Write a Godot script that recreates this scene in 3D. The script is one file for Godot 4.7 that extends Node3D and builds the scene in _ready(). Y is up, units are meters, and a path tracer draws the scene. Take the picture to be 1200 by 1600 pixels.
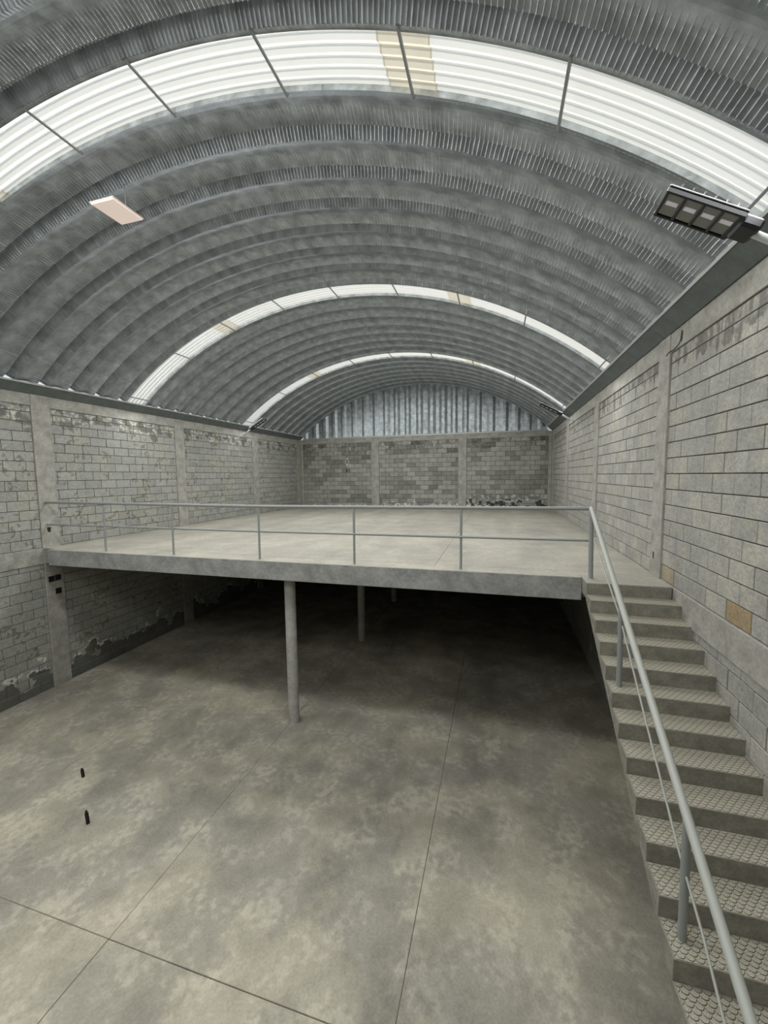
extends Node3D
# An empty block-built hall with an arched steel roof, a concrete mezzanine and a stair.
# World: y up, floor at 0, camera at x = 0, z = 0; the hall runs towards -z.

const EYE := Vector3(0.0, 4.375, 0.0)
const TURN := Vector3(-0.0886, 0.2759, -0.0121)
const FOCAL := 629.7            # pixels of the 1200x1600 frame
const XL := -9.0                # faces of the wall columns
const XR := 2.05
const ZB := -17.45
const ZF := 1.6
const MEZZ := 2.987
const SLAB_UNDER := 2.675
const ZM := -5.83               # face of the mezzanine edge
const WALL_TOP := 6.103
const PANEL_TOP := 5.865
const XC := -3.475              # axis of the roof arch
const YC := 0.049
const RAD := 8.2
const FOOT := 40.7              # degrees from the crown down to the eave
const PITCH := 0.585            # width of one roof panel
const COURSE := 0.196
const BLOCK := 0.39
const RISE := 0.1513
const GOING := 0.2605
const SX0 := 1.102              # open side of the stair

var M := {}
var taken := {}
var cam_basis: Basis

# ---------------------------------------------------------------- naming and metas
func numbered(called: String) -> String:
	var n: int = taken.get(called, 0)
	taken[called] = n + 1
	return called if n == 0 else "%s_%03d" % [called, n]

func meta(o: Node, label := "", category := "", group := "", kind := "") -> void:
	if label != "": o.set_meta("label", label)
	if category != "": o.set_meta("category", category)
	if group != "": o.set_meta("group", group)
	if kind != "": o.set_meta("kind", kind)

func base(called: String, at := Vector3.ZERO, label := "", category := "", group := "", kind := "") -> Node3D:
	var o := Node3D.new()
	o.name = numbered(called)
	o.position = at
	add_child(o)
	meta(o, label, category, group, kind)
	return o

func part(called: String, mesh: Mesh, mat: Material, parent: Node, at := Vector3.ZERO) -> MeshInstance3D:
	var o := MeshInstance3D.new()
	o.name = called if parent != self else numbered(called)
	o.mesh = mesh
	o.material_override = mat
	o.position = at
	o.cast_shadow = GeometryInstance3D.SHADOW_CASTING_SETTING_ON
	parent.add_child(o, true)
	return o

# ---------------------------------------------------------------- shapes
func begin() -> SurfaceTool:
	var st := SurfaceTool.new()
	st.begin(Mesh.PRIMITIVE_TRIANGLES)
	return st

func tri(st: SurfaceTool, a: Vector3, b: Vector3, c: Vector3, n: Vector3) -> void:
	var order = [a, c, b] if (b - a).cross(c - a).dot(n) > 0 else [a, b, c]
	for p in order:
		st.set_normal(n)
		st.add_vertex(p)

func quad(st: SurfaceTool, a: Vector3, b: Vector3, c: Vector3, d: Vector3, n: Vector3) -> void:
	tri(st, a, b, c, n)
	tri(st, a, c, d, n)

func box(st: SurfaceTool, c: Vector3, size: Vector3, b := 0.0) -> void:
	var h := size / 2
	var ax := [Vector3.RIGHT, Vector3.UP, Vector3.BACK]
	for i in 3:
		var j := (i + 1) % 3
		var k := (i + 2) % 3
		var u: Vector3 = ax[j] * (h[j] - b)
		var v: Vector3 = ax[k] * (h[k] - b)
		for s in [-1.0, 1.0]:
			var o: Vector3 = c + ax[i] * h[i] * s
			quad(st, o - u - v, o + u - v, o + u + v, o - u + v, ax[i] * s)
		if b <= 0.0: continue
		var w: Vector3 = ax[i] * (h[i] - b)
		for s in [-1.0, 1.0]:
			for t in [-1.0, 1.0]:
				var p: Vector3 = c + ax[j] * h[j] * s + ax[k] * (h[k] - b) * t
				var q: Vector3 = c + ax[j] * (h[j] - b) * s + ax[k] * h[k] * t
				quad(st, p - w, p + w, q + w, q - w, (ax[j] * s + ax[k] * t).normalized())
	if b > 0.0:
		for x in [-1.0, 1.0]:
			for y in [-1.0, 1.0]:
				for z in [-1.0, 1.0]:
					var p := c + Vector3(x * h.x, y * (h.y - b), z * (h.z - b))
					var q := c + Vector3(x * (h.x - b), y * h.y, z * (h.z - b))
					var r := c + Vector3(x * (h.x - b), y * (h.y - b), z * h.z)
					tri(st, p, q, r, Vector3(x, y, z).normalized())

func boxed(size: Vector3, b := 0.0, c := Vector3.ZERO) -> Mesh:
	var st := begin()
	box(st, c, size, b)
	return st.commit()

func tube(st: SurfaceTool, pts: Array, r: float, sides := 14) -> void:
	var rings := []
	var dirs := []
	for i in pts.size():
		var d: Vector3 = (pts[mini(i + 1, pts.size() - 1)] - pts[maxi(i - 1, 0)]).normalized()
		var u := d.cross(Vector3.UP if absf(d.y) < 0.9 else Vector3.RIGHT).normalized()
		var v := d.cross(u)
		var ring := []
		for k in sides:
			var t := TAU * k / sides
			ring.append(u * cos(t) + v * sin(t))
		rings.append(ring)
		dirs.append(d)
	for i in pts.size() - 1:
		for k in sides:
			var l := (k + 1) % sides
			var p := [pts[i] + rings[i][k] * r, pts[i + 1] + rings[i + 1][k] * r, pts[i + 1] + rings[i + 1][l] * r, pts[i] + rings[i][l] * r]
			var n := [rings[i][k], rings[i + 1][k], rings[i + 1][l], rings[i][l]]
			var out: Vector3 = rings[i][k] + rings[i][l]
			for t3 in [[0, 1, 2], [0, 2, 3]]:
				var flip: bool = (p[t3[1]] - p[t3[0]]).cross(p[t3[2]] - p[t3[0]]).dot(out) > 0
				for j in ([t3[0], t3[2], t3[1]] if flip else t3):
					st.set_normal(n[j])
					st.add_vertex(p[j])
	for e in [0, pts.size() - 1]:
		for k in sides:
			tri(st, pts[e], pts[e] + rings[e][k] * r, pts[e] + rings[e][(k + 1) % sides] * r, dirs[e] * (-1.0 if e == 0 else 1.0))

func piped(pts: Array, r: float, sides := 14) -> Mesh:
	var st := begin()
	tube(st, pts, r, sides)
	return st.commit()

# a convex outline in (a, b) pushed along an axis; frame gives the three directions
func prism(outline: Array, ua: Vector3, ub: Vector3, along: Vector3) -> Mesh:
	var st := begin()
	var pts := []
	var mid := Vector3.ZERO
	for o in outline:
		pts.append(ua * o.x + ub * o.y)
		mid += pts[-1] / outline.size()
	var n := along.normalized()
	for i in pts.size():
		var a: Vector3 = pts[i]
		var b: Vector3 = pts[(i + 1) % pts.size()]
		var side := (b - a).cross(n).normalized()
		if side.dot((a + b) / 2 - mid) < 0: side = -side
		quad(st, a, b, b + along, a + along, side)
		if i > 0 and i < pts.size() - 1:
			tri(st, pts[0], a, b, -n)
			tri(st, pts[0] + along, a + along, b + along, n)
	return st.commit()

# ---------------------------------------------------------------- camera arithmetic (which pieces show largest)
func pixel(p: Vector3) -> Vector3:
	var v := cam_basis.inverse() * (p - EYE)
	if v.z > -0.05: return Vector3(-9999, -9999, 0)
	return Vector3(600 + FOCAL * v.x / -v.z, 800 - FOCAL * v.y / -v.z, -v.z)

# ---------------------------------------------------------------- textures
func noise(seed_: int, freq: float, oct := 4, kind := FastNoiseLite.TYPE_SIMPLEX_SMOOTH) -> FastNoiseLite:
	var n := FastNoiseLite.new()
	n.seed = seed_
	n.noise_type = kind
	n.frequency = freq
	n.fractal_octaves = oct
	return n

func field(seed_: int, freq: float, w: int, h: int, oct := 4, stretch := 1.0, kind := FastNoiseLite.TYPE_SIMPLEX_SMOOTH) -> PackedByteArray:
	var im := noise(seed_, freq, oct, kind).get_image(w, maxi(2, int(h / stretch)))
	if stretch != 1.0: im.resize(w, h, Image.INTERPOLATE_BILINEAR)
	im.convert(Image.FORMAT_L8)
	return im.get_data()

func texture(data: PackedByteArray, w: int, h: int, format := Image.FORMAT_RGB8) -> ImageTexture:
	var im := Image.create_from_data(w, h, false, format, data)
	im.generate_mipmaps()
	return ImageTexture.create_from_image(im)

func put(d: PackedByteArray, i: int, r: float, g: float, b: float) -> void:
	d[i] = clampi(int(r), 0, 255)
	d[i + 1] = clampi(int(g), 0, 255)
	d[i + 2] = clampi(int(b), 0, 255)

func sheen(color: Color, rough: float, metal := 0.0) -> StandardMaterial3D:
	var m := StandardMaterial3D.new()
	m.albedo_color = color
	m.roughness = rough
	m.metallic = metal
	return m

# small repeating stone grain: colour about white, and a matching relief
func grain(seed_: int, depth: float, pits: int) -> Array:
	var w := 512
	var a := field(seed_, 0.012, w, w, 4)
	var b := field(seed_ + 1, 0.06, w, w, 3)
	var c := field(seed_ + 2, 0.3, w, w, 2)
	var col := PackedByteArray()
	col.resize(w * w * 3)
	var hgt := PackedByteArray()
	hgt.resize(w * w)
	for i in w * w:
		var v := 226.0 + (a[i] - 128) * 0.16 * depth + (b[i] - 128) * 0.10 * depth + (c[i] - 128) * 0.09 * depth
		var hole := maxf(0.0, c[i] - 205.0) * pits * 0.5
		put(col, i * 3, v - hole, v - hole, v - hole * 1.05)
		hgt[i] = clampi(int(128 + (b[i] - 128) * 0.4 + (c[i] - 128) * 0.5 - hole * 2), 0, 255)
	return [texture(col, w, w), texture(hgt, w, w, Image.FORMAT_L8)]

func stone(color: Color, g: Array, scale_: float, rough := 0.92, relief := 0.0) -> StandardMaterial3D:
	var m := sheen(color, rough)
	m.albedo_texture = g[0]
	m.uv1_triplanar = true
	m.uv1_world_triplanar = true
	m.uv1_scale = Vector3.ONE * scale_
	m.heightmap_enabled = relief > 0
	if relief > 0:
		m.heightmap_texture = g[1]
		m.heightmap_scale = relief
	return m

# blockwork colour over one whole wall, laid on by world position: stains, salts and damp where the photograph has them
func blockwork(which: String) -> StandardMaterial3D:
	var w := 1600 if which != "back" else 1100
	var h := 560 if which != "back" else 360
	var span := 19.2 if which != "back" else 12.0
	var low := 0.0 if which != "back" else 2.6
	var tall := 6.2 if which != "back" else 3.6
	var sd: int = {"left": 10, "right": 40, "back": 70}[which]
	var px := w / span                       # pixels a metre
	var broad := field(sd, 0.9 / px, w, h, 3)
	var mid := field(sd + 1, 2.6 / px, w, h, 4)
	var fine := field(sd + 2, 9.0 / px, w, h, 3)
	var dot := field(sd + 3, 0.33, w, h, 2)
	var drip := field(sd + 4, 6.0 / px, w, h, 3, 5.0)
	var col := PackedByteArray()
	col.resize(w * h * 3)
	for y in h:
		var up: float = low + tall * (1.0 - (y + 0.5) / h)
		for x in w:
			var i := y * w + x
			var along: float = (x + 0.5) / w * span       # left, right: 1.6 - z ; back: x + 9.5
			var b0 := broad[i] / 255.0
			var m0 := mid[i] / 255.0
			var f0 := fine[i] / 255.0
			var d0 := drip[i] / 255.0
			var v := 158.0 + (b0 - 0.5) * 12 + (m0 - 0.5) * 19 + (f0 - 0.5) * 19 + (dot[i] - 128) * 0.17
			var warm := 0.0
			if dot[i] > 200: v -= (dot[i] - 200) * 1.1
			var dark := 0.0
			var white := 0.0
			if which == "left":
				var edge := 0.42 + (b0 - 0.5) * 0.7 + (m0 - 0.5) * 0.45 + (f0 - 0.5) * 0.12
				if up < edge: dark = 0.34 + 0.3 * (m0 - 0.3) * f0
				elif up < edge + 0.05 + 0.08 * f0 and b0 > 0.42 and m0 > 0.38: white = 0.55 + 0.3 * f0
				var t := PANEL_TOP - up
				if t < 0.30 + (b0 - 0.5) * 0.5:
					if m0 > 0.45: dark = maxf(dark, 0.22 * smoothstep(0.45, 0.65, m0) + 0.14 * d0)
					if f0 > 0.54 and m0 < 0.58 and t < 0.32: white = maxf(white, 0.5 * smoothstep(0.54, 0.62, f0))
				if m0 > 0.56 and b0 > 0.45: dark = maxf(dark, 0.28 * smoothstep(0.54, 0.70, m0) * smoothstep(0.35, 0.6, f0))
				warm += 3 * smoothstep(0.45, 0.7, b0)
			elif which == "right":
				var t := PANEL_TOP - up
				if t < 0.16 + (b0 - 0.5) * 0.35 + (d0 - 0.5) * 0.35 + (f0 - 0.5) * 0.2: dark = 0.28 * smoothstep(0.30, 0.72, d0 + (f0 - 0.5) * 0.7)
				warm = 2 * smoothstep(0.45, 0.7, b0)
				if m0 > 0.66: warm += 3
			else:
				var r := up - MEZZ
				var x0 := along - 9.5
				var bay := 0.46 if x0 > -1.4 else 0.16
				var edge := bay * smoothstep(0.40, 0.62, m0) + 0.10 * smoothstep(0.35, 0.6, b0) + (f0 - 0.5) * 0.16
				if x0 < -6.0: edge *= 0.3
				if r < edge and r > -0.2:
					dark = 0.55
					if r > edge - 0.13 - 0.06 * f0: white = 0.85
				elif r < edge + 0.02: white = 0.6
				var t := PANEL_TOP - up
				if t < 0.22 + (b0 - 0.5) * 0.9 and m0 > 0.5: dark = maxf(dark, 0.2 * smoothstep(0.50, 0.62, m0 + (f0 - 0.5) * 0.4))
				if t < 0.4 and f0 > 0.60 and m0 < 0.5: white = maxf(white, 0.35)
				# chalky marks on the left bay
				var q := Vector2((x0 + 6.68) / 0.10, (up - 5.06) / 0.18).length()
				if q > 0.62 and q < 1.0: white = 0.75
				if absf(x0 + 6.68) < 0.03 and up > 5.38 and up < 5.84 and f0 > 0.42: white = 0.75
				if absf(x0 + 6.52) < 0.035 and up > 5.56 and up < 5.72: white = 0.8
				if absf(x0 + 6.53) < 0.02 and up > 4.82 and up < 5.0: white = 0.6
				if absf(x0 + 6.70) < 0.03 and up > 4.58 and up < 4.72: dark = 0.5
			v *= 1.0 - dark
			v = lerpf(v, 236.0, white)
			put(col, i * 3, v * 0.985 + warm * 0.8, v * 0.985 + warm * 0.3, v * 0.95 - warm)
	var m := sheen(Color.WHITE, 0.95)
	m.albedo_texture = texture(col, w, h)
	m.vertex_color_use_as_albedo = true
	m.uv1_triplanar = true
	m.uv1_world_triplanar = true
	m.uv1_triplanar_sharpness = 8.0
	m.uv1_scale = Vector3(1.0 / span, 1.0 / tall, 1.0 / span)
	m.uv1_offset = Vector3(9.5 / span, -1.0 - low / tall, -1.6 / span)
	return m

# power-floated concrete over a whole floor, by world position
func screed(sd: int, w: int, h: int, strong: float, streak: float) -> StandardMaterial3D:
	# the picture covers the whole hall, 11.5 m by 20 m
	var wide := 11.5
	var deep := 20.0
	var px := w / wide
	var broad := field(sd, 0.28 / px, w, h, 4)
	var mid := field(sd + 1, 0.75 / px, w, h, 5)
	var rub := field(sd + 2, 1.6 / px, w, h, 4)
	var fine := field(sd + 3, 8.0 / px, w, h, 4)
	var dot := field(sd + 4, 0.4, w, h, 2)
	var sweep := field(sd + 5, 0.9 / px, w, h, 4, 7.0)
	var col := PackedByteArray()
	col.resize(w * h * 3)
	for i in w * h:
		var b0 := broad[i] / 255.0 - 0.5
		var m0 := mid[i] / 255.0
		var r0 := rub[i] / 255.0
		var f0 := fine[i] / 255.0 - 0.5
		var s0 := sweep[i] / 255.0 - 0.5
		var v := 176.0 + strong * (b0 * 34 + s0 * streak + f0 * 20) + (dot[i] - 128) * 0.12
		v += strong * 15 * (smoothstep(0.40, 0.64, m0 + f0 * 0.3) - 0.5)
		v -= strong * 14 * smoothstep(0.52, 0.74, r0 + f0 * 0.35 - b0 * 0.1)
		v += strong * 13 * smoothstep(0.58, 0.76, 1.0 - r0 + f0 * 0.5)
		if dot[i] > 218: v -= (dot[i] - 218) * 1.2
		var warm := strong * (5 + 4 * smoothstep(0.35, 0.68, m0) + b0 * 5)
		put(col, i * 3, v + warm * 0.6, v + warm * 0.25, v - warm * 0.9)
	var m := sheen(Color(0.835, 0.82, 0.77), 0.72)
	m.albedo_texture = texture(col, w, h)
	m.uv1_triplanar = true
	m.uv1_world_triplanar = true
	m.uv1_scale = Vector3(1.0 / wide, 1.0 / wide, 1.0 / deep)
	m.uv1_offset = Vector3(9.2 / wide, 0, 18.0 / deep)
	return m

# the fish-scale print of an expanded-metal sheet pressed into each tread
func scales() -> StandardMaterial3D:
	var w := 256
	var h := 192
	var fine := field(301, 0.05, w, h, 3)
	var col := PackedByteArray()
	col.resize(w * h * 3)
	var hgt := PackedByteArray()
	hgt.resize(w * h)
	var cw := 128.0
	var ch := 48.0
	for y in h:
		for x in w:
			var i := y * w + x
			var best := 99.0
			var inside := 0.0
			for r in range(-1, 6):
				var t := fposmod(x / cw + 0.5 * posmod(r, 2), 1.0) * 2 - 1
				var arc := r * ch + ch * (0.95 * sqrt(maxf(0.0, 1 - t * t)) )
				best = minf(best, absf(y - arc))
				if y < arc and y >= arc - ch: inside = (arc - y) / ch
			var groove := 1.0 - smoothstep(2.0, 6.5, best)
			var v := 196.0 + (fine[i] - 128) * 0.28 - groove * 105
			put(col, i * 3, v, v * 0.985, v * 0.93)
			hgt[i] = clampi(int(190 - groove * 150 - inside * 40), 0, 255)
	var m := sheen(Color(0.80, 0.79, 0.75), 0.9)
	m.albedo_texture = texture(col, w, h)
	m.heightmap_enabled = true
	m.heightmap_texture = texture(hgt, w, h, Image.FORMAT_L8)
	m.heightmap_scale = 0.4
	return m

func materials() -> void:
	var g1 := grain(101, 1.3, 1)
	var g2 := grain(111, 1.8, 2)
	M.column = stone(Color(0.655, 0.648, 0.61), g1, 0.55)
	M.mortar = stone(Color(0.36, 0.355, 0.34), g2, 1.1)
	M.front = stone(Color(0.58, 0.57, 0.54), g2, 0.6)
	M.edge = stone(Color(0.60, 0.605, 0.59), grain(121, 1.4, 1), 0.45)
	M.step = stone(Color(0.56, 0.55, 0.50), g1, 0.9)
	M.pillar = stone(Color(0.70, 0.695, 0.67), g1, 0.8)
	M.tread = scales()
	M.left = blockwork("left")
	M.right = blockwork("right")
	M.back = blockwork("back")
	M.floor = screed(201, 1000, 1700, 0.9, 24.0)
	M.mezz = screed(221, 700, 1200, 0.45, 44.0)
	# galvanised sheet with its spangle
	var w := 512
	var a := field(131, 0.012, w, w, 4)
	var b := field(132, 0.05, w, w, 2, 1.0, FastNoiseLite.TYPE_CELLULAR)
	var c := field(133, 0.2, w, w, 2)
	var col := PackedByteArray()
	col.resize(w * w * 3)
	var rgh := PackedByteArray()
	rgh.resize(w * w)
	for i in w * w:
		var v := 205.0 + (a[i] - 128) * 0.34 + (b[i] - 128) * 0.10 + (c[i] - 128) * 0.08
		put(col, i * 3, v * 0.995, v, v)
		rgh[i] = clampi(int(190 + (a[i] - 128) * 0.35), 0, 255)
	M.zinc = sheen(Color(0.83, 0.86, 0.885), 0.46, 0.82)
	M.zinc.albedo_texture = texture(col, w, w)
	M.zinc.roughness_texture = texture(rgh, w, w, Image.FORMAT_L8)
	M.zinc.uv1_triplanar = true
	M.zinc.uv1_world_triplanar = true
	M.zinc.uv1_scale = Vector3.ONE * 0.6
	M.gable = M.zinc.duplicate()
	M.gable.albedo_color = Color(0.80, 0.83, 0.84)
	M.gable.metallic = 0.4
	M.channel = stone(Color(0.40, 0.43, 0.42), g1, 0.7, 0.55)
	M.lip = sheen(Color(0.72, 0.73, 0.71), 0.5, 0.4)
	M.steel = sheen(Color(0.52, 0.535, 0.525), 0.45)
	M.pipe = sheen(Color(0.62, 0.63, 0.60), 0.45)
	M.bar = sheen(Color(0.54, 0.55, 0.55), 0.55)
	M.arm = sheen(Color(0.80, 0.81, 0.81), 0.4, 0.3)
	M.housing = sheen(Color(0.09, 0.10, 0.11), 0.5)
	M.lens = sheen(Color(0.45, 0.45, 0.43), 0.25, 0.3)
	M.diode = sheen(Color(0.93, 0.92, 0.96), 0.2)
	M.black = sheen(Color(0.035, 0.03, 0.03), 0.7)
	# glass-fibre roof light: lets the daylight through, scattered
	M.sheet = sheen(Color(0.90, 0.90, 0.88), 0.45)
	M.sheet.backlight_enabled = true
	M.sheet.backlight = Color(1.0, 1.0, 0.985)
	M.lap = sheen(Color(0.80, 0.77, 0.70), 0.6)
	M.lap.backlight_enabled = true
	M.lap.backlight = Color(0.93, 0.91, 0.85)
	M.panel = sheen(Color(0.86, 0.80, 0.76), 0.5)
	M.panel.emission_enabled = true
	M.panel.emission = Color(0.86, 0.78, 0.73)
	M.panel.emission_energy_multiplier = 0.55  # glow for the added reflection panel, which is no lamp
	M.rim = sheen(Color(0.80, 0.76, 0.73), 0.4)

# ---------------------------------------------------------------- roof
func on_arch(deg: float, r: float, z: float) -> Vector3:
	var t := deg_to_rad(deg)
	return Vector3(XC + r * sin(t), YC + r * cos(t), z)

# profile points: z, height above the pan, crimp depth
func roof_sheet(profile: Array) -> Mesh:
	var st := begin()
	var crimps := 258
	var ticks := [0.0, 0.34, 0.44, 0.5, 0.56, 0.66]
	var bead := [0.0, 0.12, 0.72, 1.0, 0.72, 0.12]
	var degs := []
	var lift := []
	var rng := RandomNumberGenerator.new()
	rng.seed = 5
	for k in crimps:
		var size := rng.randf_range(0.75, 1.0)
		if k % 9 == 3: size = 1.3
		for j in 6:
			degs.append(-FOOT + 2 * FOOT * (k + ticks[j]) / crimps)
			lift.append(bead[j] * size)
	degs.append(FOOT)
	lift.append(0.0)
	for s in profile.size() - 1:
		var p: Vector3 = profile[s]
		var q: Vector3 = profile[s + 1]
		var lo := PackedVector3Array()
		var hi := PackedVector3Array()
		for i in degs.size():
			lo.append(on_arch(degs[i], RAD + p.y - lift[i] * p.z, p.x))
			hi.append(on_arch(degs[i], RAD + q.y - lift[i] * q.z, q.x))
		var nl := PackedVector3Array()
		var nh := PackedVector3Array()
		for i in degs.size():
			var a := maxi(i - 1, 0)
			var b := mini(i + 1, degs.size() - 1)
			var run := hi[i] - lo[i]
			nl.append(-(lo[b] - lo[a]).cross(run).normalized())
			nh.append(-(hi[b] - hi[a]).cross(run).normalized())
		for i in degs.size() - 1:
			for v in [[lo[i], nl[i]], [lo[i + 1], nl[i + 1]], [hi[i + 1], nh[i + 1]], [lo[i], nl[i]], [hi[i + 1], nh[i + 1]], [hi[i], nh[i]]]:
				st.set_normal(v[1])
				st.add_vertex(v[0])
	return st.commit()

func roof() -> void:
	var c := base("ceiling", Vector3.ZERO, "", "", "", "structure")
	# near -> far; z is measured from the panel's own start
	var ridge := [Vector3(0.0, 0.0, 0.007), Vector3(-0.075, 0.11, 0.008), Vector3(-0.105, 0.11, 0.008), Vector3(-0.2, 0.0, 0.008)]
	var pan := [Vector3(-0.2, 0.0, 0.006)]
	for i in range(1, 9):
		var t := i / 8.0
		pan.append(Vector3(-0.2 - 0.385 * t, 0.04 * 4 * t * (1 - t), 0.0005 + 0.0085 * smoothstep(0.35, 0.95, t)))
	var whole := roof_sheet(ridge + pan.slice(1))
	var only_ridge := roof_sheet(ridge + [Vector3(-0.235, -0.002, 0.0), Vector3(-0.245, -0.008, 0.0), Vector3(-0.248, 0.07, 0.0)])
	var only_pan := roof_sheet([Vector3(-0.193, 0.075, 0.0), Vector3(-0.2, 0.0, 0.001)] + pan.slice(1))
	var lights := [-9, -1, 7, 15]
	for k in range(-9, 24):
		var z := -3.675 - PITCH * k
		var mesh: Mesh = whole
		if k in lights: mesh = only_ridge
		elif (k - 1) in lights: mesh = only_pan
		part("roof_panel", mesh, M.zinc, c, Vector3(0, 0, z))
	# stitched seams beside the roof lights
	for k in lights:
		for s in [[-0.205, 0.010], [-0.80, 0.0]]:
			var st := begin()
			for i in range(0, 240):
				var d0 := -FOOT + 2 * FOOT * i / 240.0
				var a := on_arch(d0, RAD - 0.009, s[0])
				var b := on_arch(d0 + 0.2, RAD - 0.009, s[0])
				var up := (a - Vector3(XC, YC, a.z)).normalized()
				quad(st, a + Vector3(0, 0, 0.004), b + Vector3(0, 0, 0.004), b - Vector3(0, 0, 0.004), a - Vector3(0, 0, 0.004), -up)
			part("seam", st.commit(), M.lip, c, Vector3(0, 0, -3.675 - PITCH * k))
	var n := 1
	for k in lights:
		skylight(n, -3.675 - PITCH * k - 0.2)
		n += 1
	# eave channels between wall and roof
	n = 1
	for side: float in [-1.0, 1.0]:
		var t := base("trim_%d" % n, Vector3.ZERO, "", "", "", "structure")
		n += 1
		var wall := XL if side < 0 else XR
		var foot := XC + side * RAD * sin(deg_to_rad(FOOT))
		var fy := YC + RAD * cos(deg_to_rad(FOOT))
		var edges := [1.55, -4.45, -10.45, -16.0, -17.44] if side < 0 else [1.55, -0.2, -6.17, -12.2, -17.44]
		for i in edges.size() - 1:
			var a: float = edges[i]
			var len_: float = a - edges[i + 1] - 0.006
			var o := Vector3(0, 0, a)
			part("channel_plate", prism([Vector2(wall + side * 0.05, WALL_TOP - 0.004), Vector2(wall - side * 0.012, WALL_TOP - 0.004), Vector2(foot - side * 0.004, fy - 0.012), Vector2(foot + side * 0.012, fy + 0.002)], Vector3.RIGHT, Vector3.UP, Vector3(0, 0, -len_)), M.channel, t, o)
			part("channel_lip", prism([Vector2(foot - side * 0.012, fy - 0.016), Vector2(foot - side * 0.022, fy + 0.012), Vector2(foot - side * 0.016, fy + 0.014), Vector2(foot - side * 0.004, fy - 0.014)], Vector3.RIGHT, Vector3.UP, Vector3(0, 0, -len_)), M.lip, t, o)
		var bolts := begin()
		var dir := Vector3(foot - wall, fy - WALL_TOP, 0).normalized()
		var out := Vector3(-dir.y * -side, -absf(dir.x), 0).normalized()
		for i in 34:
			var p := Vector3(wall, WALL_TOP, 0.8 - PITCH * i) + dir * 0.17 + out * 0.013
			box(bolts, p, Vector3(0.014, 0.014, 0.014), 0.004)
			box(bolts, p + Vector3(0, 0, 0.07) - dir * 0.03, Vector3(0.014, 0.014, 0.014), 0.004)
		var bp := part("bolt_heads", bolts.commit(), M.black, t)
		meta(bp, "", "", "", "stuff")

func corrugated(d0: float, d1: float, z0: float, wide: float, r: float) -> Mesh:
	var st := begin()
	var waves := 6
	var steps := maxi(6, int(absf(d1 - d0) * 1.2))
	# one wave: steep short face, crest, long face, valley
	var shape := [Vector2(0.0, 0.0), Vector2(0.46, 0.028), Vector2(0.50, 0.030), Vector2(0.54, 0.020), Vector2(0.96, 0.0)]
	var prof := []
	for k in waves:
		for s in shape: prof.append(Vector2(z0 - wide * (k + s.x) / waves, s.y))
	prof.append(Vector2(z0 - wide, 0.0))
	for j in prof.size() - 1:
		for i in steps:
			var a := lerpf(d0, d1, float(i) / steps)
			var b := lerpf(d0, d1, float(i + 1) / steps)
			var p := [on_arch(a, r + prof[j].y, prof[j].x), on_arch(b, r + prof[j].y, prof[j].x), on_arch(b, r + prof[j + 1].y, prof[j + 1].x), on_arch(a, r + prof[j + 1].y, prof[j + 1].x)]
			var n: Vector3 = (p[2] - p[0]).cross(p[1] - p[0]).normalized()
			var up: Vector3 = p[0] - Vector3(XC, YC, p[0].z)
			quad(st, p[0], p[1], p[2], p[3], n if n.dot(up) > 0 else -n)
	return st.commit()

func skylight(n: int, z: float) -> void:
	var t := base("window_%d" % n, Vector3.ZERO, "", "", "", "structure")
	var r := RAD + 0.045
	for a in [[-41.5, -20.0], [-17.3, 17.6], [20.6, 41.5]]:
		part("translucent_sheet", corrugated(a[0], a[1], z + 0.02, 0.615, r), M.sheet, t)
	for a in [[-20.1, -17.2], [17.5, 20.7]]:
		part("lap_strip", corrugated(a[0], a[1], z + 0.02, 0.615, r - 0.004), M.lap, t)
	for d in [-39.4, -27.8, -18.1, -8.6, 0.7, 10.05, 19.2, 28.6, 39.9]:
		var up := on_arch(d, 1.0, 0) - Vector3(XC, YC, 0)
		var c := on_arch(d, RAD - 0.006, z - 0.31)
		var b := part("support_bar", boxed(Vector3(0.024, 0.02, 0.63), 0.003), M.bar, t, c)
		b.rotation.z = -deg_to_rad(d)
	# the daylight that the sheets let through, spread over their inner face
	for i in 10:
		var d := -36.6 + 8.14 * i
		var l := AreaLight3D.new()
		l.name = "daylight_%d_%d" % [n, i + 1]
		l.area_size = Vector2(1.14, 0.5)
		l.light_energy = SKYLIGHT
		l.light_color = Color(0.995, 0.999, 1.0)
		l.area_range = 40.0
		l.area_attenuation = 2.0
		l.shadow_enabled = true
		add_child(l)
		var up := (on_arch(d, 1.0, 0) - Vector3(XC, YC, 0)).normalized()
		var tan := Vector3(up.y, -up.x, 0)
		l.transform = Transform3D(Basis(tan, Vector3(0, 0, -1), tan.cross(Vector3(0, 0, -1))), on_arch(d, RAD - 0.06, z - 0.2925))
		if (-l.transform.basis.z).dot(up) > 0:
			l.transform.basis = Basis(tan, Vector3(0, 0, 1), tan.cross(Vector3(0, 0, 1)))

const SKYLIGHT := 3.25

# ---------------------------------------------------------------- block walls
var block_shapes := {}
func block_mesh(w: float, h: float, tone: Color) -> Mesh:
	var key := "%d_%d_%s" % [roundi(w * 1000), roundi(h * 1000), tone.to_html()]
	if not block_shapes.has(key):
		var st := begin()
		add_block(st, Transform3D.IDENTITY, w, h, tone)
		block_shapes[key] = st.commit()
	return block_shapes[key]

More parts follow.
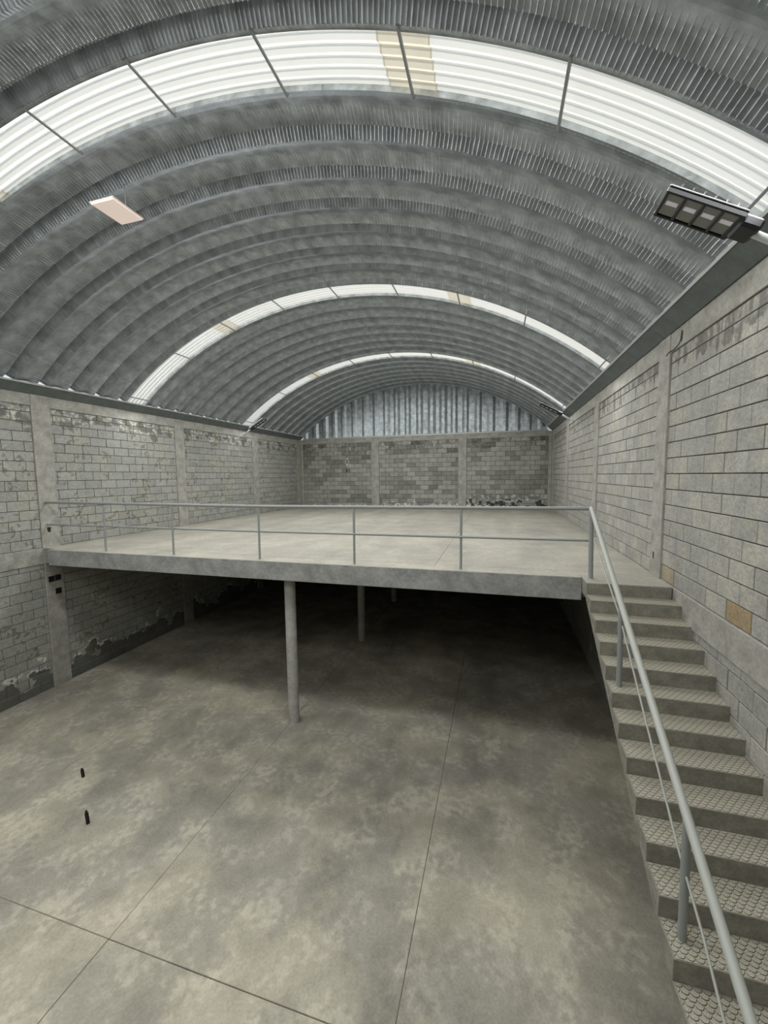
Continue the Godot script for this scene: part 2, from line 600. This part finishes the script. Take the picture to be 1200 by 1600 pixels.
func add_block(st: SurfaceTool, at: Transform3D, w: float, h: float, tone: Color) -> void:
	st.set_color(tone)
	var x := w / 2
	var y := h / 2
	var b := 0.004
	var back := -0.03
	var f := [Vector3(-x + b, -y + b, 0), Vector3(x - b, -y + b, 0), Vector3(x - b, y - b, 0), Vector3(-x + b, y - b, 0)]
	var m := [Vector3(-x, -y, -b), Vector3(x, -y, -b), Vector3(x, y, -b), Vector3(-x, y, -b)]
	quad(st, at * f[0], at * f[1], at * f[2], at * f[3], at.basis.z)
	var outs := [Vector3.DOWN, Vector3.RIGHT, Vector3.UP, Vector3.LEFT]
	for i in 4:
		var j := (i + 1) % 4
		var n: Vector3 = at.basis * (outs[i] + Vector3.BACK).normalized()
		quad(st, at * f[i], at * f[j], at * m[j], at * m[i], n)
		var mi := Vector3(m[i].x, m[i].y, back)
		var mj := Vector3(m[j].x, m[j].y, back)
		quad(st, at * m[i], at * m[j], at * mj, at * mi, at.basis * outs[i])

# panels: [u0, u1, y0, y1, row phase]; the wall runs along t from the origin, its blocks face n
func lay_blocks(wall: Node3D, origin: Vector3, t: Vector3, n: Vector3, panels: Array, mat: Material, tones: Array, sd: int, hidden: Callable, special: Array, stained := 0.0) -> void:
	var rng := RandomNumberGenerator.new()
	rng.seed = sd
	var all := []
	var patchy := noise(sd + 90, 0.55, 2)
	for p in panels:
		var row := 0
		var y: float = p[2]
		while y < p[3] - 0.03:
			var h := minf(COURSE, p[3] - y)
			var u: float = p[0] + p[4] + (0.5 if (row + p[5]) % 2 else 0.0) * BLOCK
			while u > p[0] + 0.001: u -= BLOCK
			while u < p[1] - 0.02:
				var a := maxf(u, p[0])
				var b := minf(u + BLOCK, p[1])
				if b - a > 0.04:
					var c: Vector3 = origin + t * (a + b) / 2 + Vector3.UP * (y + h / 2)
					var tone: Color = tones[rng.randi() % tones.size()]
					if stained > 0 and rng.randf() < stained * smoothstep(-0.1, 0.35, patchy.get_noise_2d((a + b) * 0.5, y)): tone = tone.darkened(0.30)
					for s in special:
						if absf(s[0] - (a + b) / 2) < 0.19 and absf(s[1] - y - h / 2) < 0.09: tone = s[2]
					var half := t * (b - a) / 2
					var e := pixel(c - half)
					var f := pixel(c + half)
					var area := absf(e.x - f.x) * h * FOCAL / maxf(0.3, e.z)
					var mid := pixel(c)
					if mid.z <= 0 or mid.x < -30 or mid.x > 1230 or mid.y < -30 or mid.y > 1630 or hidden.call(c): area = 0.0
					all.append([area, c + n * rng.randf_range(-0.0025, 0.0025), b - a - 0.011, h - 0.011, tone, rng.randf_range(-0.004, 0.004), rng.randf_range(-0.006, 0.006)])
				u += BLOCK
			y += COURSE
			row += 1
	all.sort_custom(func(a, b): return a[0] > b[0])
	var rest := begin()
	for i in all.size():
		var q: Array = all[i]
		var at := Transform3D(Basis(t, Vector3.UP, n), q[1])
		at.basis = at.basis * Basis(Vector3.UP, q[6]) * Basis(Vector3.BACK, q[5])
		if i < 300 and q[0] > 0.0:
			var o := part("block", block_mesh(q[2], q[3], q[4]), mat, wall)
			o.transform = at
		else:
			add_block(rest, at, q[2], q[3], q[4])
	meta(part("remaining_blocks", rest.commit(), mat, wall), "", "", "", "stuff")

func greys(list: Array, tint: Color) -> Array:
	var out := []
	for v in list: out.append(Color(v * tint.r, v * tint.g, v * tint.b))
	return out

func walls() -> void:
	var cols := [[-17.10, -17.45], [-13.54, -13.90], [-9.72, -10.08], [-5.985, -6.345], [-2.25, -2.61], [1.48, 1.12]]
	for side: float in [-1.0, 1.0]:
		var left := side < 0
		var wall := base("wall_left" if left else "wall_right", Vector3.ZERO, "", "", "", "structure")
		var face := XL if left else XR
		var mat: Material = M.left if left else M.right
		# mortar body behind the blocks
		part("mortar_bed", boxed(Vector3(0.16, WALL_TOP, ZF - ZB + 0.3)), M.mortar, wall, Vector3(face + side * (0.039 + 0.08), WALL_TOP / 2, (ZF + ZB) / 2))
		var deep := 0.13
		for c in cols:
			part("column", boxed(Vector3(deep, WALL_TOP, c[0] - c[1]), 0.006), M.column, wall, Vector3(face + side * deep / 2, WALL_TOP / 2, (c[0] + c[1]) / 2))
		for b in [[PANEL_TOP, WALL_TOP], [SLAB_UNDER - 0.02, MEZZ]]:
			for i in cols.size() - 1:
				var z0: float = cols[i + 1][1]
				var z1: float = cols[i][0]
				part("ring_beam", boxed(Vector3(deep - 0.008, b[1] - b[0], z0 - z1), 0.005), M.column, wall, Vector3(face + side * (0.004 + deep / 2), (b[0] + b[1]) / 2, (z0 + z1) / 2))
		var panels := []
		for i in cols.size() - 1:
			var za: float = cols[i + 1][1]     # near end
			var zb: float = cols[i][0]
			var u0 := -za if left else zb
			var u1 := -zb if left else za
			# joints of the upper blocks, as read from the photograph
			var ph := fposmod((6.798 if left else -5.59 + 7 * BLOCK) - u0, BLOCK)
			panels.append([u0, u1, MEZZ + 0.003, PANEL_TOP, ph, 1 if left else 0])
			panels.append([u0, u1, 0.0, SLAB_UNDER - 0.02, ph + 0.1, 0])
		var tones: Array
		var special := []
		if left:
			tones = greys([0.86, 0.93, 0.97, 1.0, 0.90, 0.95], Color(0.93, 0.94, 0.92))
		else:
			tones = greys([0.90, 0.96, 1.0, 0.93, 0.97, 0.87], Color(0.985, 0.975, 0.955))
			special = [[-4.33, 3.07, Color(0.86, 0.66, 0.42)], [-5.65, 3.07, Color(0.84, 0.74, 0.58)]]
		var n := Vector3.RIGHT if left else Vector3.LEFT
		lay_blocks(wall, Vector3(face + side * 0.026, 0, 0), Vector3(0, 0, -1) if left else Vector3(0, 0, 1), n, panels, mat, tones, 7 if left else 8, func(c: Vector3): return (c.y < SLAB_UNDER and c.z < ZM and (not left or c.z < -9.6)), special)
	# far wall
	var back := base("wall_back", Vector3.ZERO, "", "", "", "structure")
	part("mortar_bed", boxed(Vector3(XR - XL + 0.2, WALL_TOP, 0.16)), M.mortar, back, Vector3((XL + XR) / 2, WALL_TOP / 2, ZB - 0.039 - 0.08))
	var posts := [[-9.0, -8.88], [-5.51, -5.15], [-1.64, -1.29], [1.93, 2.05]]
	for c in posts:
		part("column", boxed(Vector3(c[1] - c[0], WALL_TOP, 0.13), 0.006), M.column, back, Vector3((c[0] + c[1]) / 2, WALL_TOP / 2, ZB - 0.065))
	for i in 3:
		part("ring_beam", boxed(Vector3(posts[i + 1][0] - posts[i][1], WALL_TOP - 5.90, 0.122), 0.005), M.column, back, Vector3((posts[i + 1][0] + posts[i][1]) / 2, (WALL_TOP + 5.90) / 2, ZB - 0.065))
	var panels2 := []
	for i in 3:
		panels2.append([posts[i][1], posts[i + 1][0], MEZZ + 0.003, 5.90, 0.1 * i, i])
	lay_blocks(back, Vector3(0, 0, ZB - 0.026), Vector3.RIGHT, Vector3.BACK, panels2, M.back, greys([0.62, 0.74, 0.84, 0.92, 1.0, 0.97, 0.9, 0.8, 0.95], Color(0.93, 0.93, 0.89)), 9, func(_c): return false, [], 0.75)
	part("lower_wall", boxed(Vector3(XR - XL, SLAB_UNDER, 0.04)), M.column, back, Vector3((XL + XR) / 2, SLAB_UNDER / 2, ZB - 0.03))
	gable()
	# the wall behind the camera
	var st := begin()
	var z := ZF
	for i in 24:
		var a := on_arch(-FOOT + 2 * FOOT * i / 24.0, RAD + 0.2, z)
		var b := on_arch(-FOOT + 2 * FOOT * (i + 1) / 24.0, RAD + 0.2, z)
		for d in [0.0, 0.15]:
			var s := Vector3(0, 0, d)
			quad(st, Vector3(a.x, 5.9, z) + s, Vector3(b.x, 5.9, z) + s, b + s, a + s, Vector3(0, 0, -1.0 if d == 0.0 else 1.0))
		quad(st, a, b, b + Vector3(0, 0, 0.15), a + Vector3(0, 0, 0.15), Vector3.UP)
	box(st, Vector3((XL + XR) / 2, WALL_TOP / 2, z + 0.075), Vector3(XR - XL + 0.3, WALL_TOP, 0.15))
	var fw := part("wall_front", st.commit(), M.front, self)
	meta(fw, "", "", "", "structure")

func gable() -> void:
	var g := base("wall_gable", Vector3.ZERO, "", "", "", "structure")
	var wide := 0.995
	var ribs := [Vector2(0.0, 0.0), Vector2(0.11, 0.0), Vector2(0.22, 0.075), Vector2(0.33, 0.075), Vector2(0.43, 0.0)]
	for k in 12:
		var st := begin()
		var x0 := -9.05 + k * wide
		var line := []
		for j in 2:
			for r in ribs: line.append(Vector2(x0 + j * wide / 2 + r.x * (1.0 + 0.12 * sin(k * 2.3 + j)), r.y))
		line.append(Vector2(x0 + wide, 0.0))
		for i in line.size() - 1:
			var a: Vector2 = line[i]
			var b: Vector2 = line[i + 1]
			if b.x > XR + 0.05: break
			var ya := YC + sqrt(maxf(1, pow(RAD + 0.08, 2) - pow(a.x - XC, 2)))
			var yb := YC + sqrt(maxf(1, pow(RAD + 0.08, 2) - pow(b.x - XC, 2)))
			ya = maxf(ya, 6.35)
			yb = maxf(yb, 6.35)
			var n := Vector3(-(b.y - a.y), 0, b.x - a.x).normalized()
			quad(st, Vector3(a.x, 6.07, ZB + a.y - 0.095), Vector3(b.x, 6.07, ZB + b.y - 0.095), Vector3(b.x, yb, ZB + b.y - 0.095), Vector3(a.x, ya, ZB + a.y - 0.095), n)
		part("cladding_sheet", st.commit(), M.gable, g)
	# flashing along its foot
	var f := begin()
	var rng := RandomNumberGenerator.new()
	rng.seed = 31
	var prev := 0.012
	for i in 40:
		var x0 := XL + 0.15 + i * (XR - XL - 0.3) / 40
		var x1 := XL + 0.15 + (i + 1) * (XR - XL - 0.3) / 40
		var next := rng.randf_range(0.006, 0.03)
		quad(f, Vector3(x0, WALL_TOP + 0.001, ZB + 0.01), Vector3(x1, WALL_TOP + 0.001, ZB + 0.01), Vector3(x1, WALL_TOP + 0.05 + next, ZB - 0.005), Vector3(x0, WALL_TOP + 0.05 + prev, ZB - 0.005), Vector3(0, 0.3, 0.95).normalized())
		prev = next
	part("flashing", f.commit(), M.lip, g)

# ---------------------------------------------------------------- floors
func floors() -> void:
	var fl := base("floor", Vector3.ZERO, "", "", "", "structure")
	var xs := [-9.2, -6.3, -3.53, -0.735, 2.25]
	var zs := [1.75, -2.62, -9.9, -17.6]
	var rng := RandomNumberGenerator.new()
	rng.seed = 3
	for i in 4:
		for j in 3:
			var sx: float = xs[i + 1] - xs[i] - 0.004
			var sz: float = zs[j] - zs[j + 1] - 0.005
			part("concrete_slab", boxed(Vector3(sx, 0.15, sz), 0.004), M.floor, fl, Vector3((xs[i] + xs[i + 1]) / 2, -0.075 - rng.randf_range(0, 0.003), (zs[j] + zs[j + 1]) / 2))
	part("sub_base", boxed(Vector3(11.6, 0.1, 19.6)), M.mortar, fl, Vector3(-3.475, -0.2, -7.9))
	var mz := base("mezzanine_floor", Vector3.ZERO, "", "", "", "structure")
	var mx := [-9.0, -5.9, -2.85, -0.93, 2.05]
	for i in 4:
		var x0: float = mx[i] + (0.0 if i == 0 else 0.002)
		var x1: float = mx[i + 1] - (0.0 if i == 3 else 0.002)
		part("screed_strip", boxed(Vector3(x1 - x0, 0.03, 11.46), 0.002), M.mezz, mz, Vector3((x0 + x1) / 2, MEZZ - 0.015, ZB + 0.0 + 11.46 / 2))
	part("slab", boxed(Vector3(XR - XL, MEZZ - SLAB_UNDER - 0.03, 11.45)), M.edge, mz, Vector3((XL + XR) / 2, (MEZZ - 0.03 + SLAB_UNDER) / 2, ZB + 11.45 / 2))
	part("edge_beam", boxed(Vector3(SX0 + 8.65, MEZZ - SLAB_UNDER, 0.165), 0.006), M.edge, mz, Vector3((SX0 - 8.65) / 2, (MEZZ + SLAB_UNDER) / 2, ZM - 0.0825))
	part("edge_screed", boxed(Vector3(SX0 + 8.64, 0.004, 0.158), 0.001), M.mezz, mz, Vector3((SX0 - 8.65) / 2, MEZZ + 0.0, ZM - 0.0835))
	part("landing", boxed(Vector3(XR - SX0 - 0.002, 0.20, 0.445), 0.005), M.step, mz, Vector3((XR + SX0) / 2, MEZZ - 0.1, -5.545 - 0.2225))
	part("landing_screed", boxed(Vector3(XR - SX0 - 0.01, 0.004, 0.43), 0.001), M.mezz, mz, Vector3((XR + SX0) / 2, MEZZ + 0.0, -5.775))

func supports() -> void:
	var words := ["round concrete column under the front edge of the mezzanine", "round concrete column deeper under the mezzanine, second in its row", "round concrete column deepest under the mezzanine, last of its row"]
	var zs := [-6.18, -9.93, -13.42]
	for i in 3:
		var c := base("round_column", Vector3(-3.475, 0, zs[i]), words[i], "column", "round columns under the mezzanine")
		part("shaft", piped([Vector3(0, -0.004, 0), Vector3(0, 1.3, 0), Vector3(0, SLAB_UNDER + 0.002, 0)], 0.095, 28), M.pillar, c)

# ---------------------------------------------------------------- stair and rails
func stair() -> void:
	var s := base("staircase", Vector3(SX0, 0, -5.545), "concrete staircase with scale-patterned treads climbing the right wall to the mezzanine", "staircase")
	var wide := XR - SX0 + 0.03
	var waist := 0.07
	var body := prism([Vector2(0, 0), Vector2(0, GOING), Vector2(-RISE - waist, GOING), Vector2(-waist, 0)], Vector3.UP, Vector3.BACK, Vector3(wide, 0, 0))
	var st := begin()
	st.set_smooth_group(-1)
	var a := [Vector3(0.012, 0.003, 0.004), Vector3(wide - 0.01, 0.003, 0.004), Vector3(wide - 0.01, 0.003, GOING - 0.006), Vector3(0.012, 0.003, GOING - 0.006)]
	for t in [[0, 1, 2], [0, 2, 3]]:
		for i in t:
			st.set_normal(Vector3.UP)
			st.set_tangent(Plane(1, 0, 0, 1))
			st.set_uv(Vector2(a[i].x / 0.104, a[i].z / 0.124))
			st.add_vertex(a[i])
	var plate := st.commit()
	for k in range(2, 21):
		var y := MEZZ - RISE * (k - 1)
		var z := GOING * (k - 2)
		var step: MeshInstance3D
		if k < 20:
			step = part("step", body, M.step, s, Vector3(0, y, z))
		else:
			step = part("step", boxed(Vector3(wide, y, GOING), 0.0, Vector3(wide / 2, -y / 2, GOING / 2)), M.step, s, Vector3(0, y, z))
		part("tread", plate, M.tread, step, Vector3.ZERO)
	# guard rail of the mezzanine
	var zr := -5.965
	var g := base("guard_railing", Vector3(0, MEZZ, zr), "grey steel pipe railing along the front edge of the mezzanine", "railing")
	part("top_rail", piped([Vector3(-9.0, 0.935, -0.14), Vector3(-3.9, 0.905, 0), Vector3(1.2, 0.92, 0.0)], 0.026), M.steel, g)
	part("middle_rail", piped([Vector3(-9.0, 0.475, -0.14), Vector3(-3.9, 0.478, 0), Vector3(1.2, 0.49, 0.03)], 0.018), M.steel, g)
	for x in [-7.29, -5.69, -3.90, -2.185, -0.515]:
		part("post", piped([Vector3(x, 0, 0.012), Vector3(x, 0.90, 0.0)], 0.019), M.steel, g)
	# hand rail of the stair
	var top := Vector3(0, 4.375 - 0.455, -5.90)
	var along := Vector3(0, -0.5745, 1.0)
	var h := part("handrail", piped([top, top + along * 2.0, top + along * 4.9], 0.029, 18), M.pipe, s, Vector3(1.2, 0, 0) - s.position)
	meta(h, "grey steel pipe handrail on posts with a thin rod below it")
	part("end_post", piped([Vector3(0, MEZZ, -5.80), Vector3(0, 4.375 - 0.46, -5.89)], 0.03), M.steel, h)
	part("thin_rod", piped([Vector3(0.01, 4.375 - 0.86, -5.72), Vector3(0.01, 4.375 - 1.448, -4.482), Vector3(0, 4.375 - 2.051, -3.611), Vector3(0, 4.375 - 2.53, -2.928), Vector3(0.0, 4.375 - 2.725, -2.578), Vector3(0, 4.375 - 2.918, -2.329), Vector3(0, 4.375 - 3.4, -1.5)], 0.0085, 8), M.pipe, h)
	for p in [[6, -4.39], [12, -2.82], [18, -1.25]]:
		var y: float = MEZZ - RISE * (p[0] - 1)
		var z: float = p[1]
		var yt: float = top.y - 0.5745 * (z + 0.02 - top.z)
		part("post", piped([Vector3(0.0, y, z), Vector3(0, yt, z - 0.02)], 0.026), M.steel, h)

# ---------------------------------------------------------------- lamps and small things
func flood_lamp(at: Vector3, side: float, label: String) -> void:
	var o := base("flood_lamp", at, label, "lamp", "flood lamps on the wall tops")
	o.rotation.y = 0.0 if side > 0 else PI
	# local: wall at x = 0, the hall towards -x
	part("wall_flange", boxed(Vector3(0.02, 0.1, 0.1), 0.004), M.arm, o, Vector3(-0.008, 0, 0))
	part("arm", piped([Vector3(0, 0, 0), Vector3(-0.07, 0.015, 0), Vector3(-0.31, 0.165, 0)], 0.026), M.arm, o)
	var head := part("housing", null, M.housing, o, Vector3(-0.30, 0.16, 0))
	head.rotation.z = deg_to_rad(-28.5)
	var st := begin()
	# local to the head: -x along the lamp, y up
	box(st, Vector3(-0.06, 0.01, 0), Vector3(0.15, 0.085, 0.20), 0.02)
	box(st, Vector3(-0.40, 0.03, 0), Vector3(0.56, 0.022, 0.285), 0.008)
	for z in [-0.132, 0.132]: box(st, Vector3(-0.40, 0.002, z), Vector3(0.56, 0.036, 0.02), 0.005)
	for i in 5: box(st, Vector3(-0.135 - 0.1325 * i, 0.002, 0), Vector3(0.022 if i else 0.05, 0.034, 0.25), 0.004)
	for i in 6: box(st, Vector3(-0.2 - 0.08 * i, 0.06, 0), Vector3(0.008, 0.03, 0.24))
	head.mesh = st.commit()
	for i in 4:
		var x := -0.201 - 0.1325 * i
		part("lens", boxed(Vector3(0.11, 0.006, 0.225), 0.002), M.lens, head, Vector3(x, -0.002, 0))
		part("diode_strip", boxed(Vector3(0.085, 0.006, 0.045), 0.002), M.diode, head, Vector3(x, -0.006, 0.025))

func small_things() -> void:
	flood_lamp(Vector3(XR, 5.93, -3.69), 1.0, "black flood lamp with four lenses on a pale arm under the first roof light")
	flood_lamp(Vector3(XR, 5.93, -12.85), 1.0, "small black flood lamp near the far end of the right wall")
	flood_lamp(Vector3(XL, 5.98, -13.03), -1.0, "small black flood lamp on the left wall below the last roof light")
	# glowing panel added in place of a reflection on the glass before the camera
	var p := base("reflection_panel", Vector3(-4.83, 7.86, -4.45), "pale pinkish rectangle added under the arched roof for a reflection on the window glass", "lamp")
	var plate := begin()
	box(plate, Vector3(0, 0, 0), Vector3(0.37, 0.022, 0.45), 0.01)
	part("reflection_plate", plate.commit(), M.panel, p)
	part("rim", boxed(Vector3(0.385, 0.016, 0.465), 0.006), M.rim, p, Vector3(0, 0.012, 0))
	for x in [-0.14, 0.14]:
		part("added_hanger", piped([Vector3(x, 0.015, 0), Vector3(x, 0.315 + x * 0.15, 0)], 0.004, 8), M.bar, p)
	var l := AreaLight3D.new()  # weak light added to go with the reflection panel; no real lamp here
	l.name = "reflection_glow"
	l.area_size = Vector2(0.36, 0.44)
	l.light_energy = 0.05
	l.light_color = Color(1.0, 0.9, 0.84)
	l.area_range = 30.0
	l.area_attenuation = 2.0
	l.shadow_enabled = true
	l.rotation.x = -PI / 2
	l.position = Vector3(-4.83, 7.845, -4.45)
	add_child(l)
	# open junction boxes on the column below the slab
	var words := ["black open junction box, outer one of the upper pair on the wall column", "black open junction box, inner one of the upper pair on the wall column", "black open junction box alone below the pair on the wall column"]
	var spots := [Vector3(0, 2.31, -6.09), Vector3(0, 2.315, -6.22), Vector3(0, 2.03, -6.21)]
	for i in 3:
		var b := base("junction_box", Vector3(XL, spots[i].y, spots[i].z), words[i], "junction box", "junction boxes on the wall column")
		var st := begin()
		for s in [-1.0, 1.0]:
			box(st, Vector3(0.006, s * 0.055, 0), Vector3(0.014, 0.006, 0.112))
			box(st, Vector3(0.006, 0, s * 0.053), Vector3(0.014, 0.104, 0.006))
		part("frame", st.commit(), M.housing, b)
		part("back_plate", boxed(Vector3(0.006, 0.104, 0.1)), M.black, b, Vector3(0.003, 0, 0))
	# rough holes left in the columns
	var hole := base("anchor_hole", Vector3(XL + 0.001, 4.375 - 1.02, -6.13), "small dark rough hole in the wall column beside the railing end", "hole")
	part("edge", prism([Vector2(-0.03, -0.05), Vector2(0.02, -0.06), Vector2(0.03, 0.01), Vector2(0.045, 0.04), Vector2(-0.04, 0.05)], Vector3(0, 0, -1), Vector3.UP, Vector3(0.003, 0, 0)), M.black, hole)
	var hole2 := base("cable_hole", Vector3(XR - 0.001, 4.375 - 1.11, -6.21), "small dark upright slot in the wall column beside the landing", "hole")
	part("edge", prism([Vector2(-0.012, -0.045), Vector2(0.012, -0.05), Vector2(0.018, 0.03), Vector2(0.0, 0.05), Vector2(-0.016, 0.03)], Vector3(0, 0, 1), Vector3.UP, Vector3(-0.003, 0, 0)), M.black, hole2)
	var hole3 := base("beam_chip", Vector3(XR - 0.001, 4.375 + 1.60, -5.67), "dark chipped hole with a crack below it in the top beam of the right wall", "hole")
	part("hole_edge", prism([Vector2(-0.02, -0.05), Vector2(0.01, -0.06), Vector2(0.035, 0.05), Vector2(0.015, 0.065)], Vector3(0, 0, 1), Vector3.UP, Vector3(-0.003, 0, 0)), M.black, hole3)
	part("crack", piped([Vector3(-0.002, -0.05, -0.01), Vector3(-0.002, -0.08, -0.06), Vector3(-0.002, -0.105, -0.2), Vector3(-0.002, -0.09, -0.3), Vector3(-0.002, -0.115, -0.42)], 0.005, 6), M.black, hole3)
	var specks := [["small blackish peg of glass dirt, built as a stub added on the floor nearer the left wall", Vector3(-5.85, 0, -4.16), 0.13], ["taller blackish peg of glass dirt, built as an added stub beside the smaller one", Vector3(-4.99, 0, -3.56), 0.17]]
	for q in specks:  # upright stubs added to stand for dirt on the viewing glass
		var o := base("glass_speck", q[1], q[0], "speck", "pegs of glass dirt, built as floor stubs")
		var h: float = q[2]
		part("shaft", piped([Vector3(0, 0, 0), Vector3(-0.004, h * 0.3, 0), Vector3(-0.014, h * 0.8, 0)], 0.021, 12), M.black, o)
		part("tip", piped([Vector3(-0.014, h * 0.8, 0), Vector3(-0.018, h, 0)], 0.013, 10), M.black, o)

func _ready() -> void:
	# camera
	var cam := Camera3D.new()
	cam.name = "camera"
	cam.fov = rad_to_deg(2 * atan(800.0 / FOCAL))
	cam.position = EYE
	cam.rotation = TURN
	cam.near = 0.05
	cam.far = 200.0
	add_child(cam)
	cam_basis = Basis.from_euler(TURN)
	# hazy bright sky, seen only through the roof lights
	var sky_mat := ProceduralSkyMaterial.new()
	sky_mat.sky_top_color = Color(0.80, 0.84, 0.88)
	sky_mat.sky_horizon_color = Color(0.88, 0.89, 0.90)
	sky_mat.ground_bottom_color = Color(0.35, 0.34, 0.32)
	sky_mat.ground_horizon_color = Color(0.6, 0.6, 0.58)
	sky_mat.sky_energy_multiplier = 1.05
	var sky := Sky.new()
	sky.sky_material = sky_mat
	var env := Environment.new()
	env.background_mode = Environment.BG_SKY
	env.sky = sky
	env.ambient_light_source = Environment.AMBIENT_SOURCE_DISABLED
	env.tonemap_mode = Environment.TONE_MAPPER_LINEAR
	env.tonemap_exposure = 1.0
	env.sdfgi_enabled = true
	env.ssao_enabled = true
	env.ssil_enabled = true
	var we := WorldEnvironment.new()
	we.name = "sky"
	we.environment = env
	add_child(we)
	# hazy sun behind the camera, shining on the roof from outside
	var sun := DirectionalLight3D.new()
	sun.name = "sun"
	sun.light_energy = 1.65
	sun.light_color = Color(1.0, 0.97, 0.91)
	sun.light_angular_distance = 8.0
	sun.shadow_enabled = true
	sun.rotation_degrees = Vector3(-46, 12, 0)
	add_child(sun)

	materials()
	roof()
	walls()
	floors()
	supports()
	stair()
	small_things()
